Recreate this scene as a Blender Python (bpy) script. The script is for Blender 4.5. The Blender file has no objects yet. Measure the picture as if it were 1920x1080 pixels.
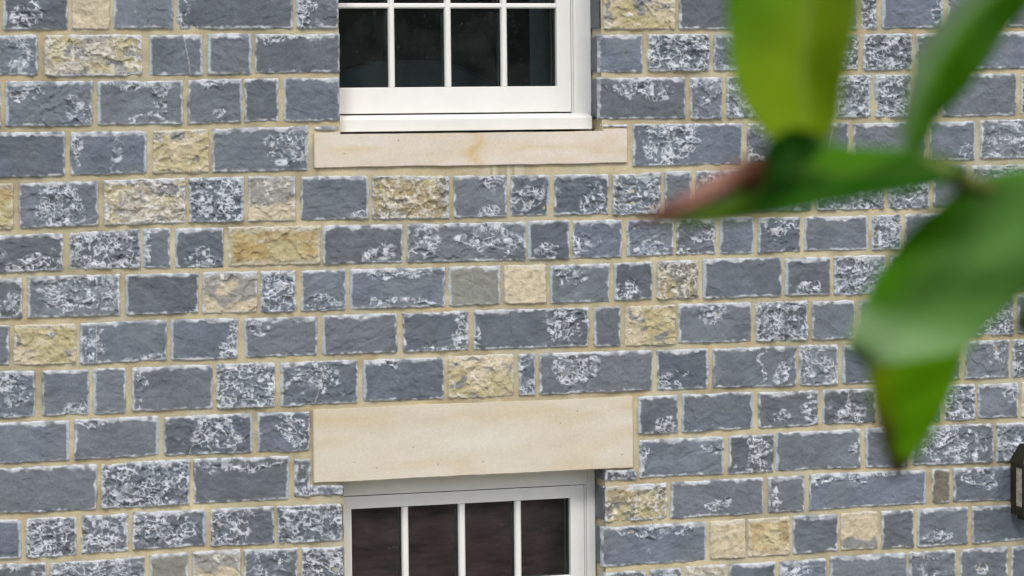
import bpy, bmesh, math, random
import numpy as np
from mathutils import Vector, Matrix

sc = bpy.context.scene
COL = sc.collection

# ------------------------------------------------------------------ camera
YAW, PITCH, ROLL, FPX = 0.29804, 0.06026, 0.01042, 5500.0
DIST = 11.5
cy, sy = math.cos(YAW), math.sin(YAW)
FW = np.array([sy*math.cos(PITCH), cy*math.cos(PITCH), -math.sin(PITCH)])
R0 = np.array([cy, -sy, 0.0]); D0 = np.cross(FW, R0)
RT = math.cos(ROLL)*R0 + math.sin(ROLL)*D0
DN = -math.sin(ROLL)*R0 + math.cos(ROLL)*D0
CAM = np.array([0, 0, 2.85]) - FW*DIST
cam_d = bpy.data.cameras.new('camera'); cam = bpy.data.objects.new('camera', cam_d); COL.objects.link(cam)
cam.matrix_world = Matrix(((RT[0], -DN[0], -FW[0], CAM[0]), (RT[1], -DN[1], -FW[1], CAM[1]),
                           (RT[2], -DN[2], -FW[2], CAM[2]), (0, 0, 0, 1)))
cam_d.sensor_width = 36; cam_d.lens = 36*FPX/1920
cam_d.clip_start = 0.05; cam_d.clip_end = 500
cam_d.dof.use_dof = True; cam_d.dof.focus_distance = 11.7; cam_d.dof.aperture_fstop = 9.5
cam_d.dof.aperture_blades = 7
sc.camera = cam

# ------------------------------------------------------------------ light: bright overcast
SUN_EL, SUN_AZ = math.radians(46), math.radians(-30)     # azimuth measured from the wall's outward side
w = bpy.data.worlds.new('World'); sc.world = w; w.use_nodes = True
nt = w.node_tree; bg = nt.nodes['Background']; sky = nt.nodes.new('ShaderNodeTexSky')
sky.sky_type = 'NISHITA'; sky.sun_disc = False; sky.sun_elevation = SUN_EL; sky.sun_rotation = math.radians(180)+SUN_AZ
sky.air_density = 1.0; sky.dust_density = 2.6; sky.ozone_density = 1.0
nt.links.new(sky.outputs[0], bg.inputs[0]); bg.inputs[1].default_value = 0.15
sd = bpy.data.lights.new('sun', 'SUN'); sd.energy = 1.5; sd.angle = math.radians(14); sd.color = (1, .975, .94)
so = bpy.data.objects.new('sun', sd); COL.objects.link(so)
sv = Vector((math.sin(SUN_AZ)*math.cos(SUN_EL), -math.cos(SUN_AZ)*math.cos(SUN_EL), math.sin(SUN_EL)))
so.rotation_euler = sv.to_track_quat('Z', 'Y').to_euler(); so.location = (0, -6, 9)
sc.view_settings.view_transform = 'Standard'; sc.view_settings.look = 'None'
sc.view_settings.exposure = 0.38; sc.view_settings.gamma = 1
sc.render.resolution_x = 1024; sc.render.resolution_y = 576
sc.render.engine = 'CYCLES'

# ------------------------------------------------------------------ helpers
def ray(px, py): return RT*(np.asarray(px)[..., None]-960)/FPX + DN*(np.asarray(py)[..., None]-540)/FPX + FW
def P(px, py, y=0.0):
    r = ray(px, py); t = (y-CAM[1])/r[..., 1]
    return CAM + r*t[..., None]
def Q(px, py, d):
    return CAM + ray(px, py)*np.asarray(d)[..., None]
def tag(o, label=None, cat=None, group=None, kind=None):
    if label: o['label'] = label
    if cat: o['category'] = cat
    if group: o['group'] = group
    if kind: o['kind'] = kind
    return o
def empty(name, loc):
    o = bpy.data.objects.new(name, None); COL.objects.link(o); o.location = loc; o.empty_display_size = .1
    return o
def link(name, me, parent=None, mat=None):
    if mat is not None:
        for m in (mat if isinstance(mat, (list, tuple)) else [mat]): me.materials.append(m)
    o = bpy.data.objects.new(name, me); COL.objects.link(o)
    if parent is not None:
        o.parent = parent
        pw = Vector(parent.location)
        q = parent.parent
        while q is not None: pw += Vector(q.location); q = q.parent
        o.matrix_parent_inverse = Matrix.Translation(-pw)
    return o
class MB:
    def __init__(s): s.bm = bmesh.new()
    def box(s, x0, x1, y0, y1, z0, z1, bev=0.0, seg=2, mi=0):
        t = bmesh.new()
        vs = [t.verts.new((x, y, z)) for x in (x0, x1) for y in (y0, y1) for z in (z0, z1)]
        for f in ((0,1,3,2),(4,6,7,5),(0,4,5,1),(2,3,7,6),(0,2,6,4),(1,5,7,3)): t.faces.new([vs[i] for i in f])
        bmesh.ops.recalc_face_normals(t, faces=t.faces)
        if bev: bmesh.ops.bevel(t, geom=t.edges[:], offset=bev, segments=seg, affect='EDGES', profile=.6)
        s.add(t, mi)
    def prism(s, prof, axis, a0, a1, bev=0.0, mi=0):
        """prof: list of (p,q) ; axis 'x': p=y q=z extruded along x ; 'z': p=x q=y"""
        t = bmesh.new()
        mk = (lambda a, p: (a, p[0], p[1])) if axis == 'x' else (lambda a, p: (p[0], p[1], a))
        A = [t.verts.new(mk(a0, p)) for p in prof]; B = [t.verts.new(mk(a1, p)) for p in prof]
        t.faces.new(A); t.faces.new(B[::-1]); n = len(prof)
        for i in range(n): t.faces.new([A[i], A[(i+1) % n], B[(i+1) % n], B[i]])
        bmesh.ops.recalc_face_normals(t, faces=t.faces)
        if bev: bmesh.ops.bevel(t, geom=t.edges[:], offset=bev, segments=2, affect='EDGES', profile=.6)
        s.add(t, mi)
    def tube(s, pts, rad, n=12, mi=0):
        t = bmesh.new(); pts = [Vector(p) for p in pts]; rings = []
        for i, p in enumerate(pts):
            d = (pts[min(i+1, len(pts)-1)]-pts[max(i-1, 0)]).normalized()
            u = d.cross(Vector((0.1, 1, 0.2))).normalized(); v = d.cross(u)
            r = rad[i] if isinstance(rad, (list, tuple)) else rad
            rings.append([t.verts.new(p+(u*math.cos(a)+v*math.sin(a))*r) for a in [2*math.pi*k/n for k in range(n)]])
        for a, b in zip(rings, rings[1:]):
            for k in range(n): t.faces.new([a[k], a[(k+1) % n], b[(k+1) % n], b[k]])
        t.faces.new(rings[0][::-1]); t.faces.new(rings[-1])
        bmesh.ops.recalc_face_normals(t, faces=t.faces)
        s.add(t, mi, True)
    def add(s, t, mi=0, smooth=False):
        for f in t.faces: f.material_index = mi; f.smooth = smooth
        me = bpy.data.meshes.new('tmp'); t.to_mesh(me); t.free(); s.bm.from_mesh(me); bpy.data.meshes.remove(me)
    def build(s, name, mat, parent=None):
        me = bpy.data.meshes.new(name); s.bm.to_mesh(me); s.bm.free()
        return link(name, me, parent, mat)

# ------------------------------------------------------------------ numpy noise
def _h(ix, iy, k):
    n = (ix.astype(np.int64)*374761393 + iy.astype(np.int64)*668265263 + k*2246822519) & 0xffffffff
    n = ((n ^ (n >> 13))*1274126177) & 0xffffffff
    n = ((n ^ (n >> 16))*2654435761) & 0xffffffff
    return ((n ^ (n >> 15)) & 0xffffff)/float(0xffffff)
def vn(x, y, k=0):
    ix = np.floor(x); iy = np.floor(y); fx = x-ix; fy = y-iy
    fx = fx*fx*fx*(fx*(fx*6-15)+10); fy = fy*fy*fy*(fy*(fy*6-15)+10)
    a = _h(ix, iy, k); b = _h(ix+1, iy, k); c = _h(ix, iy+1, k); d = _h(ix+1, iy+1, k)
    return (a+(b-a)*fx+(c-a)*fy+(a-b-c+d)*fx*fy)*2-1
def fbm(x, y, k=0, o=4, g=.5):
    s = 0; a = 1; t = 0
    for i in range(o):
        s = s+vn(x*2**i+17.3*i, y*2**i-9.1*i, k+i)*a; t += a; a *= g
    return s/t
def worley(x, y, k=0):
    ix = np.floor(x); iy = np.floor(y)
    f1 = np.full(x.shape, 9.); f2 = np.full(x.shape, 9.); hh = np.zeros(x.shape)
    for dx in (-1, 0, 1):
        for dy in (-1, 0, 1):
            jx = ix+dx; jy = iy+dy
            cx = jx+.5+(_h(jx, jy, k)-.5)*.9; cz = jy+.5+(_h(jx, jy, k+1)-.5)*.9
            ex = x-cx; ey = y-cz; d = np.sqrt(ex*ex+ey*ey)
            t = (_h(jx, jy, k+2)-.5)*2*ex+(_h(jx, jy, k+3)-.5)*2*ey+(_h(jx, jy, k+4)-.5)*1.1
            m = d < f1
            f2 = np.where(m, f1, np.minimum(f2, d)); f1 = np.where(m, d, f1); hh = np.where(m, t, hh)
    return f1, f2, hh
def sst(a, b, x):
    t = np.clip((x-a)/(b-a), 0, 1); return t*t*(3-2*t)

# ------------------------------------------------------------------ materials
def mat(name, col, rough=.6, spec=.4):
    m = bpy.data.materials.new(name); m.use_nodes = True
    b = m.node_tree.nodes['Principled BSDF']
    b.inputs['Base Color'].default_value = (*col, 1); b.inputs['Roughness'].default_value = rough
    b.inputs['Specular IOR Level'].default_value = spec
    return m
def N(m, t, **kw):
    n = m.node_tree.nodes.new(t)
    for k, v in kw.items():
        if k in n.inputs: n.inputs[k].default_value = v
        else: setattr(n, k, v)
    return n
def L(m, a, b): m.node_tree.links.new(a, b)
def noisy(m, scale, c1, c2, bump=.0, bdist=.002, detail=8, lo=.3, hi=.7, bscale=None, stretch=None):
    b = m.node_tree.nodes['Principled BSDF']
    tc = N(m, 'ShaderNodeTexCoord'); src = tc.outputs['Object']
    if stretch:
        mp = N(m, 'ShaderNodeMapping'); mp.inputs['Scale'].default_value = stretch; L(m, src, mp.inputs[0]); src = mp.outputs[0]
    n = N(m, 'ShaderNodeTexNoise', Scale=scale, Detail=detail, Roughness=.6); L(m, src, n.inputs['Vector'])
    r = N(m, 'ShaderNodeValToRGB'); r.color_ramp.elements[0].position = lo; r.color_ramp.elements[1].position = hi
    r.color_ramp.elements[0].color = (*c1, 1); r.color_ramp.elements[1].color = (*c2, 1)
    L(m, n.outputs[0], r.inputs[0]); L(m, r.outputs[0], b.inputs['Base Color'])
    if bump:
        n2 = N(m, 'ShaderNodeTexNoise', Scale=bscale or scale*4, Detail=6); L(m, tc.outputs['Object'], n2.inputs['Vector'])
        bp = N(m, 'ShaderNodeBump', Strength=bump, Distance=bdist); L(m, n2.outputs[0], bp.inputs['Height']); L(m, bp.outputs[0], b.inputs['Normal'])
    return m
# masonry: colour of each stone from the 'stone' attribute, fine grain from noise
STONE = mat('masonry_stone', (.13, .14, .16), .72, .35)
def _stone():
    m = STONE; b = m.node_tree.nodes['Principled BSDF']
    a = N(m, 'ShaderNodeAttribute', attribute_name='stone')
    tc = N(m, 'ShaderNodeTexCoord')
    n = N(m, 'ShaderNodeTexNoise', Scale=150., Detail=6., Roughness=.65); L(m, tc.outputs['Object'], n.inputs['Vector'])
    mr = N(m, 'ShaderNodeMapRange'); mr.inputs['From Min'].default_value = .25; mr.inputs['From Max'].default_value = .75
    mr.inputs['To Min'].default_value = .80; mr.inputs['To Max'].default_value = 1.22; L(m, n.outputs[0], mr.inputs[0])
    mx = N(m, 'ShaderNodeVectorMath', operation='MULTIPLY'); L(m, a.outputs['Color'], mx.inputs[0]); L(m, mr.outputs[0], mx.inputs[1])
    L(m, mx.outputs[0], b.inputs['Base Color'])
    bp = N(m, 'ShaderNodeBump', Strength=.5, Distance=.0012); L(m, n.outputs[0], bp.inputs['Height']); L(m, bp.outputs[0], b.inputs['Normal'])
_stone()
# ashlar dressings (sill and lintel)
def ashlar(name, c1, c2, c3):
    m = mat(name, c1, .85, .25); b = m.node_tree.nodes['Principled BSDF']
    tc = N(m, 'ShaderNodeTexCoord'); mp = N(m, 'ShaderNodeMapping'); mp.inputs['Scale'].default_value = (.35, 1, 1)
    L(m, tc.outputs['Object'], mp.inputs[0])
    n = N(m, 'ShaderNodeTexNoise', Scale=7., Detail=10., Roughness=.62); L(m, mp.outputs[0], n.inputs['Vector'])
    r = N(m, 'ShaderNodeValToRGB'); e = r.color_ramp.elements
    e[0].position = .35; e[0].color = (*c1, 1); e[1].position = .62; e[1].color = (*c2, 1); L(m, n.outputs[0], r.inputs[0])
    # iron stain running across the bed of the stone
    a = N(m, 'ShaderNodeAttribute', attribute_name='stain')
    mx = N(m, 'ShaderNodeMix', data_type='RGBA'); L(m, a.outputs['Fac'], mx.inputs[0]); L(m, r.outputs[0], mx.inputs[6]); mx.inputs[7].default_value = (*c3, 1)
    # small dark pits
    v = N(m, 'ShaderNodeTexVoronoi', Scale=16.); L(m, tc.outputs['Object'], v.inputs['Vector'])
    pr = N(m, 'ShaderNodeMapRange'); pr.inputs['From Min'].default_value = .035; pr.inputs['From Max'].default_value = .06
    pr.inputs['To Min'].default_value = .7; pr.inputs['To Max'].default_value = 0; L(m, v.outputs['Distance'], pr.inputs[0])
    mx2 = N(m, 'ShaderNodeMix', data_type='RGBA'); L(m, pr.outputs[0], mx2.inputs[0]); L(m, mx.outputs[2], mx2.inputs[6]); mx2.inputs[7].default_value = (.16, .1, .05, 1)
    g = N(m, 'ShaderNodeTexNoise', Scale=110., Detail=8., Roughness=.75); L(m, tc.outputs['Object'], g.inputs['Vector'])
    gr = N(m, 'ShaderNodeMapRange'); gr.inputs['To Min'].default_value = .78; gr.inputs['To Max'].default_value = 1.22; L(m, g.outputs[0], gr.inputs[0])
    mm = N(m, 'ShaderNodeVectorMath', operation='MULTIPLY'); L(m, mx2.outputs[2], mm.inputs[0]); L(m, gr.outputs[0], mm.inputs[1])
    L(m, mm.outputs[0], b.inputs['Base Color'])
    bp = N(m, 'ShaderNodeBump', Strength=.5, Distance=.0015); L(m, g.outputs[0], bp.inputs['Height']); L(m, bp.outputs[0], b.inputs['Normal'])
    return m
M_SILL = ashlar('sill_limestone', (.59, .52, .42), (.66, .60, .51), (.56, .42, .22))
M_LINT = ashlar('lintel_limestone', (.55, .49, .375), (.62, .575, .475), (.55, .46, .30))
M_PAINT = noisy(mat('cream_window_paint', (.8, .79, .74), .35, .5), 9, (.74, .73, .675), (.79, .78, .73), .12, .0006, bscale=60)
M_PAINT_D = mat('window_paint_groove', (.62, .57, .46), .5)
M_SEAL = noisy(mat('tan_sealant', (.3, .24, .15), .8), 40, (.26, .20, .11), (.42, .36, .24))
M_SPACER = mat('black_glazing_spacer', (.006, .006, .006), .5)
M_SPGREY = mat('grey_inner_bar', (.5, .5, .46), .5)
M_GLASS = bpy.data.materials.new('window_glass'); M_GLASS.use_nodes = True
def _glass():
    m = M_GLASS; t = m.node_tree; t.nodes.remove(t.nodes['Principled BSDF']); out = t.nodes['Material Output']
    tr = N(m, 'ShaderNodeBsdfTransparent'); tr.inputs[0].default_value = (.86, .9, .88, 1)
    gl = N(m, 'ShaderNodeBsdfGlossy', Roughness=.02); fr = N(m, 'ShaderNodeFresnel', IOR=1.52)
    tc = N(m, 'ShaderNodeTexCoord'); n = N(m, 'ShaderNodeTexNoise', Scale=3.5, Detail=2.); L(m, tc.outputs['Object'], n.inputs['Vector'])
    bp = N(m, 'ShaderNodeBump', Strength=.5, Distance=.006); L(m, n.outputs[0], bp.inputs['Height']); L(m, bp.outputs[0], gl.inputs['Normal'])
    mx = N(m, 'ShaderNodeMixShader'); L(m, fr.outputs[0], mx.inputs[0]); L(m, tr.outputs[0], mx.inputs[1]); L(m, gl.outputs[0], mx.inputs[2])
    # dust specks on the pane
    df = N(m, 'ShaderNodeBsdfDiffuse'); df.inputs[0].default_value = (.5, .5, .47, 1)
    d1 = N(m, 'ShaderNodeTexNoise', Scale=120., Detail=3.); L(m, tc.outputs['Object'], d1.inputs['Vector'])
    d2 = N(m, 'ShaderNodeTexNoise', Scale=6., Detail=4.); L(m, tc.outputs['Object'], d2.inputs['Vector'])
    r1 = N(m, 'ShaderNodeMapRange'); r1.inputs['From Min'].default_value = .62; r1.inputs['From Max'].default_value = .8; r1.inputs['To Max'].default_value = .16; L(m, d1.outputs[0], r1.inputs[0])
    r2 = N(m, 'ShaderNodeMapRange'); r2.inputs['From Min'].default_value = .4; r2.inputs['From Max'].default_value = .8; r2.inputs['To Min'].default_value = .004; r2.inputs['To Max'].default_value = .035; L(m, d2.outputs[0], r2.inputs[0])
    ad = N(m, 'ShaderNodeMath', operation='ADD'); L(m, r1.outputs[0], ad.inputs[0]); L(m, r2.outputs[0], ad.inputs[1])
    m2 = N(m, 'ShaderNodeMixShader'); L(m, ad.outputs[0], m2.inputs[0]); L(m, mx.outputs[0], m2.inputs[1]); L(m, df.outputs[0], m2.inputs[2])
    L(m, m2.outputs[0], out.inputs[0])
_glass()

# ------------------------------------------------------------------ unseen ground: pale gravel added by the house for bounce light, lawn beyond
M_GND = noisy(mat('bounce_gravel_and_lawn', (.05, .07, .03), .95, .1), 3, (.03, .045, .018), (.06, .08, .035), .6, .03)
def _gnd():
    m = M_GND; b = m.node_tree.nodes['Principled BSDF']; src = b.inputs['Base Color'].links[0].from_socket
    tc = N(m, 'ShaderNodeTexCoord'); sp = N(m, 'ShaderNodeSeparateXYZ'); L(m, tc.outputs['Object'], sp.inputs[0])
    n = N(m, 'ShaderNodeTexNoise', Scale=60., Detail=4.); L(m, tc.outputs['Object'], n.inputs['Vector'])
    r = N(m, 'ShaderNodeValToRGB'); r.color_ramp.elements[0].color = (.30, .28, .24, 1); r.color_ramp.elements[1].color = (.58, .55, .48, 1); L(m, n.outputs[0], r.inputs[0])
    mr = N(m, 'ShaderNodeMapRange'); mr.inputs['From Min'].default_value = -7.2; mr.inputs['From Max'].default_value = -7.0; L(m, sp.outputs[1], mr.inputs[0])
    mx = N(m, 'ShaderNodeMix', data_type='RGBA'); L(m, mr.outputs[0], mx.inputs[0]); L(m, src, mx.inputs[6]); L(m, r.outputs[0], mx.inputs[7]); L(m, mx.outputs[2], b.inputs['Base Color'])
_gnd()
me = bpy.data.meshes.new('ground'); g = 160
gx = np.linspace(-120, 120, g); 
vs = [(x, y, 0.02*math.sin(x*.9)*math.cos(y*.7)) for y in gx for x in gx]
fs = [(j*g+i, j*g+i+1, (j+1)*g+i+1, (j+1)*g+i) for j in range(g-1) for i in range(g-1)]
me.from_pydata(vs, [], fs)
gr = link('ground', me, None, M_GND)
gr.location.z = -.05; tag(gr, kind='structure')

# unseen belt of trees added behind the camera to darken the pane reflections
tx = np.linspace(-70, 70, 281); tt = np.linspace(0, 1, 41); TX, TT = np.meshgrid(tx, tt)
prof_z = np.minimum(TT*2.2, 1); prof_y = np.maximum(TT-.45, 0)/.55
hh = 8.5+2.5*fbm(TX*.12, TT*0, 90, 4)+1.2*fbm(TX*.7, TT*4, 91, 4)
tz = prof_z*hh-.2; ty = -34-prof_y*9-(1-prof_z)*0+2.2*fbm(TX*.35, TT*6, 92, 5)
idx = np.arange(TX.size).reshape(TX.shape); f = np.stack([idx[:-1, :-1], idx[:-1, 1:], idx[1:, 1:], idx[1:, :-1]], -1).reshape(-1, 4)
me = bpy.data.meshes.new('added_woodland'); me.from_pydata(np.stack([TX, ty, tz], -1).reshape(-1, 3).tolist(), [], f.tolist())
wd_ = link('added_woodland', me, None, noisy(mat('added_woodland_foliage', (.05, .07, .03), .9, .1), 1.5, (.05, .085, .04), (.15, .22, .11), .9, .3))
tag(wd_, 'unseen belt of dark green trees added behind the camera for the panes to mirror', 'added_woodland', kind='stuff')

# ------------------------------------------------------------------ the house
house = empty('stone_house', (0, 0, 0))
tag(house, 'house wall of blue-grey split-faced stone with cream blocks and two white sash windows', 'house')

# bed joints as measured lines (x, y) in photograph pixels; they are projected onto the wall plane
J = [
 [(0,-27),(630,-29),(1120,-27),(1920,-30)],
 [(0,61),(300,60),(550,57),(1130,60),(1620,60),(1920,55)],
 [(0,148),(300,146),(630,141),(1120,141),(1350,139),(1620,136),(1920,134)],
 [(0,243),(200,241),(300,240),(480,234),(620,231),(1130,229),(1350,228),(1600,225),(1820,222),(1920,220)],
 [(0,339),(100,337),(250,331),(450,326),(600,324),(720,320),(870,321),(1000,320),(1180,318),(1400,313),(1820,305),(1920,303)],
 [(0,435),(100,432),(250,424),(450,420),(650,417),(900,412),(1130,408),(1350,404),(1650,398),(1920,390)],
 [(0,517),(100,511),(300,508),(500,503),(700,498),(900,494),(1100,490),(1300,482),(1500,477),(1700,473),(1920,466)],
 [(0,604),(150,601),(300,594),(500,590),(700,584),(900,576),(1100,571),(1300,564),(1500,559),(1700,555),(1920,548)],
 [(0,691),(150,688),(300,680),(500,676),(700,668),(900,661),(1100,655),(1300,649),(1500,643),(1700,638),(1920,630)],
 [(0,788),(100,785),(200,780),(350,773),(580,766),(700,757),(900,751),(1180,739),(1300,734),(1500,728),(1700,722),(1920,711)],
 [(0,875),(100,871),(250,862),(400,853),(580,850),(1190,821),(1350,813),(1500,803),(1650,797),(1920,787)],
 [(0,968),(100,965),(250,956),(400,948),(640,938),(1125,908),(1200,902),(1350,895),(1500,886),(1650,880),(1920,868)],
 [(0,1052),(100,1049),(250,1038),(400,1028),(640,1019),(1125,984),(1200,979),(1330,973),(1450,965),(1600,957),(1750,948),(1920,942)],
 [(0,1140),(640,1104),(1125,1069),(1200,1064),(1330,1054),(1450,1048),(1600,1036),(1750,1028),(1920,1016)],
 [(0,1226),(640,1186),(1125,1152),(1330,1136),(1600,1117),(1920,1095)],
]
def jy(j, x):
    xs = [p[0] for p in j]; ys = [p[1] for p in j]
    if x < xs[0]: return ys[0]+(ys[1]-ys[0])/(xs[1]-xs[0])*(x-xs[0])
    if x > xs[-1]: return ys[-1]+(ys[-1]-ys[-2])/(xs[-1]-xs[-2])*(x-xs[-1])
    return float(np.interp(x, xs, ys))
# each course: (left x, right x, kind, [chip patches (u,v,radius u,radius v)], broad pale margins)
# kinds: s smooth, m some chips, r chipped all over, c cream, y yellow, o ochre, t tan and grey, g green-grey, b brown-grey, k cream over grey
A, B_, C_ = [], [], []
rows = [
 [(-40,-3,'m'),(5,127,'s',[(.4,.6,.3,.3)],'L'),(135,205,'c'),(211,324,'s',[],'L'),(331,548,'s',[(.08,.5,.06,.7)],'L'),(555,634,'m',[(.2,.6,.25,.6)],'L'),
  (1131,1265,'y'),(1272,1378,'s'),(1386,1490,'m'),(1498,1606,'s'),(1614,1643,'r'),(1653,1768,'s',[(.9,.6,.15,.4)],'LR'),(1776,1880,'m'),(1888,1990,'s')],
 [(-60,70,'m'),(84,266,'t'),(279,380,'s',[],'LR'),(388,471,'s',[],'LR'),(478,636,'s',[(.4,.1,.4,.15)],''),
  (1122,1204,'s'),(1214,1329,'r',[(.2,.5,.2,.6)],''),(1337,1440,'m'),(1448,1530,'s'),(1538,1608,'m'),(1619,1710,'r'),(1718,1798,'m'),(1808,1960,'s')],
 [(-60,1,'s'),(9,173,'m',[(.3,.3,.2,.2),(.8,.6,.15,.3)],'L'),(182,342,'s',[(.75,.5,.06,.6),(.5,.1,.4,.15),(.6,.8,.2,.1)],'L'),(352,454,'s',[(.5,.1,.3,.1),(.6,.7,.15,.15)],'R'),(459,522,'s'),(531,636,'s',[],'L'),
  (1122,1284,'s',[(.5,.3,.4,.25)],''),(1294,1353,'m'),(1362,1462,'r'),(1470,1560,'s'),(1568,1632,'r',[],'R'),(1640,1706,'r',[],'L'),(1715,1758,'m'),(1766,1905,'s'),(1914,2010,'m')],
 [(-60,122,'s'),(132,275,'s',[(.6,.5,.05,.6),(.08,.3,.06,.4)],'R'),(287,391,'y'),(398,578,'s',[(.78,.4,.22,.5)],'R'),
  (1186,1391,'s',[(.3,.4,.28,.6)],'R'),(1401,1500,'m'),(1508,1590,'s'),(1600,1735,'s'),(1743,1828,'s',[(.8,.8,.2,.3)],'R'),(1838,1990,'m')],
 [(-60,25,'o'),(36,184,'m',[(.5,.5,.35,.5)],''),(195,347,'t'),(354,457,'r',[],'R'),(465,553,'k'),(563,691,'s',[(.9,.9,.2,.2)],'R'),(697,841,'b',[(.3,.5,.5,.6)],'R'),
  (850,950,'s',[(.7,.15,.3,.2),(.6,.9,.3,.15)],''),(957,1030,'m',[(.4,.6,.4,.3)],'R'),(1039,1140,'m',[(.7,.6,.2,.5)],''),(1149,1238,'r'),(1246,1295,'s'),(1304,1400,'s',[(.5,.2,.5,.2)],''),
  (1409,1520,'m'),(1530,1657,'r'),(1665,1741,'r'),(1750,1812,'s'),(1820,1930,'m')],
 [(-50,118,'m',[(.7,.8,.4,.25)],''),(130,262,'r'),(268,319,'s',[(.15,.4,.15,.5)],'L'),(328,419,'s',[(.6,.75,.4,.25)],'L'),(428,600,'o'),(605,755,'s',[(.7,.75,.3,.25)],'L'),
  (764,985,'m',[(.15,.4,.15,.5),(.7,.4,.3,.4)],''),(989,1067,'s',[(.5,.8,.3,.2)],'L'),(1073,1165,'s',[(.25,.6,.25,.4)],''),(1174,1262,'m',[(.5,.8,.4,.2)],'L'),(1268,1340,'m'),(1349,1413,'s',[],'RL'),
  (1421,1500,'m',[(.5,.3,.4,.2)],'L'),(1507,1628,'s',[],'LR'),(1634,1688,'r',[],'L'),(1696,1800,'s'),(1808,1900,'m'),(1908,2000,'s')],
 [(-50,42,'m',[(.7,.7,.3,.4)],''),(51,224,'m',[(.6,.4,.5,.5)],'L'),(235,372,'s',[(.9,.9,.1,.1)],'L'),(380,482,'k'),(488,554,'r'),(564,648,'s',[(.4,.75,.4,.25)],'L'),(656,834,'s',[(.5,.12,.4,.15),(.5,.85,.4,.1)],'L'),
  (841,938,'g',[],'LR'),(945,1023,'c'),(1031,1142,'s',[(.4,.25,.3,.25)],'L'),(1150,1222,'s',[(.4,.75,.4,.25)],'L'),(1232,1308,'b',[(.5,.4,.5,.5)],''),(1317,1464,'s',[],'L'),(1471,1556,'s',[(.5,.75,.3,.15)],'L'),
  (1563,1660,'r',[],'L'),(1668,1760,'s'),(1768,1860,'m'),(1868,1990,'s')],
 [(-60,17,'s'),(26,142,'y'),(150,312,'s',[(.15,.5,.12,.5),(.7,.95,.3,.1)],''),(320,446,'s',[(.88,.5,.13,.6)],'L'),(457,594,'s',[(.2,.25,.15,.25)],'L'),(604,744,'s',[],'L'),
  (755,878,'s',[(.85,.4,.12,.5),(.6,.9,.4,.12)],''),(888,1103,'s',[(.8,.4,.2,.5),(.05,.7,.05,.3)],''),(1113,1163,'s',[],'L'),(1172,1266,'y'),(1271,1408,'s',[(.45,.3,.25,.25)],''),(1417,1513,'r'),(1522,1601,'s'),
  (1610,1700,'m'),(1708,1800,'s'),(1808,1900,'r'),(1908,1990,'s')],
 [(-40,66,'m',[(.6,.4,.3,.4)],''),(79,166,'s',[(.7,.85,.3,.15)],''),(174,236,'s',[],'L'),(247,398,'s',[(.08,.5,.07,.5)],''),(406,515,'r'),(525,671,'m',[(.45,.35,.35,.4)],'L'),(680,832,'s',[(.25,.1,.2,.15)],'L'),
  (840,962,'y'),(972,1003,'m'),(1011,1222,'s',[(.3,.45,.22,.45)],''),(1232,1328,'s',[(.2,.8,.2,.2),(.5,.6,.2,.05)],'R'),(1336,1492,'s',[(.85,.7,.15,.4),(.6,.5,.03,.5)],''),(1498,1570,'m'),(1579,1660,'s',[],'L'),
  (1668,1733,'r'),(1741,1800,'s'),(1809,1891,'m',[(.8,.3,.2,.3)],''),(1898,1990,'r')],
 [(-40,130,'s',[],'R'),(139,298,'s',[(.2,.1,.12,.1)],'R'),(308,473,'m',[(.55,.5,.3,.45)],'R'),(482,580,'m',[(.7,.5,.3,.4)],'L'),
  (1195,1270,'s',[(.7,.8,.3,.2)],'L'),(1278,1412,'s',[],'LR'),(1421,1534,'s',[(.4,.7,.2,.2),(.85,.5,.15,.4)],''),(1542,1641,'m',[(.5,.75,.3,.3)],'L'),(1650,1762,'m'),(1770,1828,'r'),(1833,1908,'s',[(.8,.3,.2,.3)],''),(1914,1990,'c')],
 [(-60,181,'s'),(189,355,'r'),(363,542,'s',[(.4,.15,.5,.15)],'R'),
  (1199,1357,'s',[(.85,.2,.15,.2),(.1,.6,.05,.4)],'R'),(1366,1450,'m',[(.6,.5,.25,.5)],''),(1454,1612,'s',[(.88,.5,.07,.2)],'L'),(1622,1702,'s',[],'L'),(1710,1862,'m',[(.5,.5,.5,.4)],''),(1868,1960,'m',[(.3,.5,.3,.5)],'')],
 [(-60,40,'s',[],'R'),(49,143,'r'),(153,240,'r'),(249,386,'m',[(.4,.4,.5,.5)],'R'),(395,514,'m',[(.2,.6,.4,.5)],''),(520,641,'r'),
  (1134,1250,'b',[(.7,.5,.5,.5)],''),(1258,1430,'s',[(.5,.65,.15,.15)],''),(1440,1507,'s',[(.2,.5,.15,.5)],''),(1517,1736,'s',[(.3,.2,.3,.1)],'R'),(1747,1780,'n'),(1787,1897,'s',[(.45,.3,.3,.3)],''),(1904,1990,'s')],
 [(-40,86,'m'),(95,271,'r',[],''),(280,353,'g'),(361,450,'k'),(457,557,'m'),(565,643,'r'),
  (1128,1324,'s',[(.5,.15,.4,.12)],'R'),(1331,1397,'c',[],'O'),(1402,1479,'o',[],'O'),(1486,1570,'s',[],''),(1576,1646,'c',[],'K'),(1653,1712,'s'),(1719,1814,'s',[(.4,.75,.3,.2)],'L'),(1823,1960,'s')],
 [(-40,60,'m'),(68,190,'s'),(198,300,'r'),(308,400,'s'),(408,520,'m'),(528,643,'s'),
  (1128,1210,'m'),(1218,1276,'s',[(.5,.3,.4,.3)],''),(1285,1360,'t'),(1367,1453,'s'),(1461,1548,'s',[(.4,.3,.4,.2)],''),(1556,1700,'s'),(1705,1791,'m'),(1800,1888,'s',[(.5,.6,.2,.1)],''),(1896,1990,'s')],
]
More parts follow.
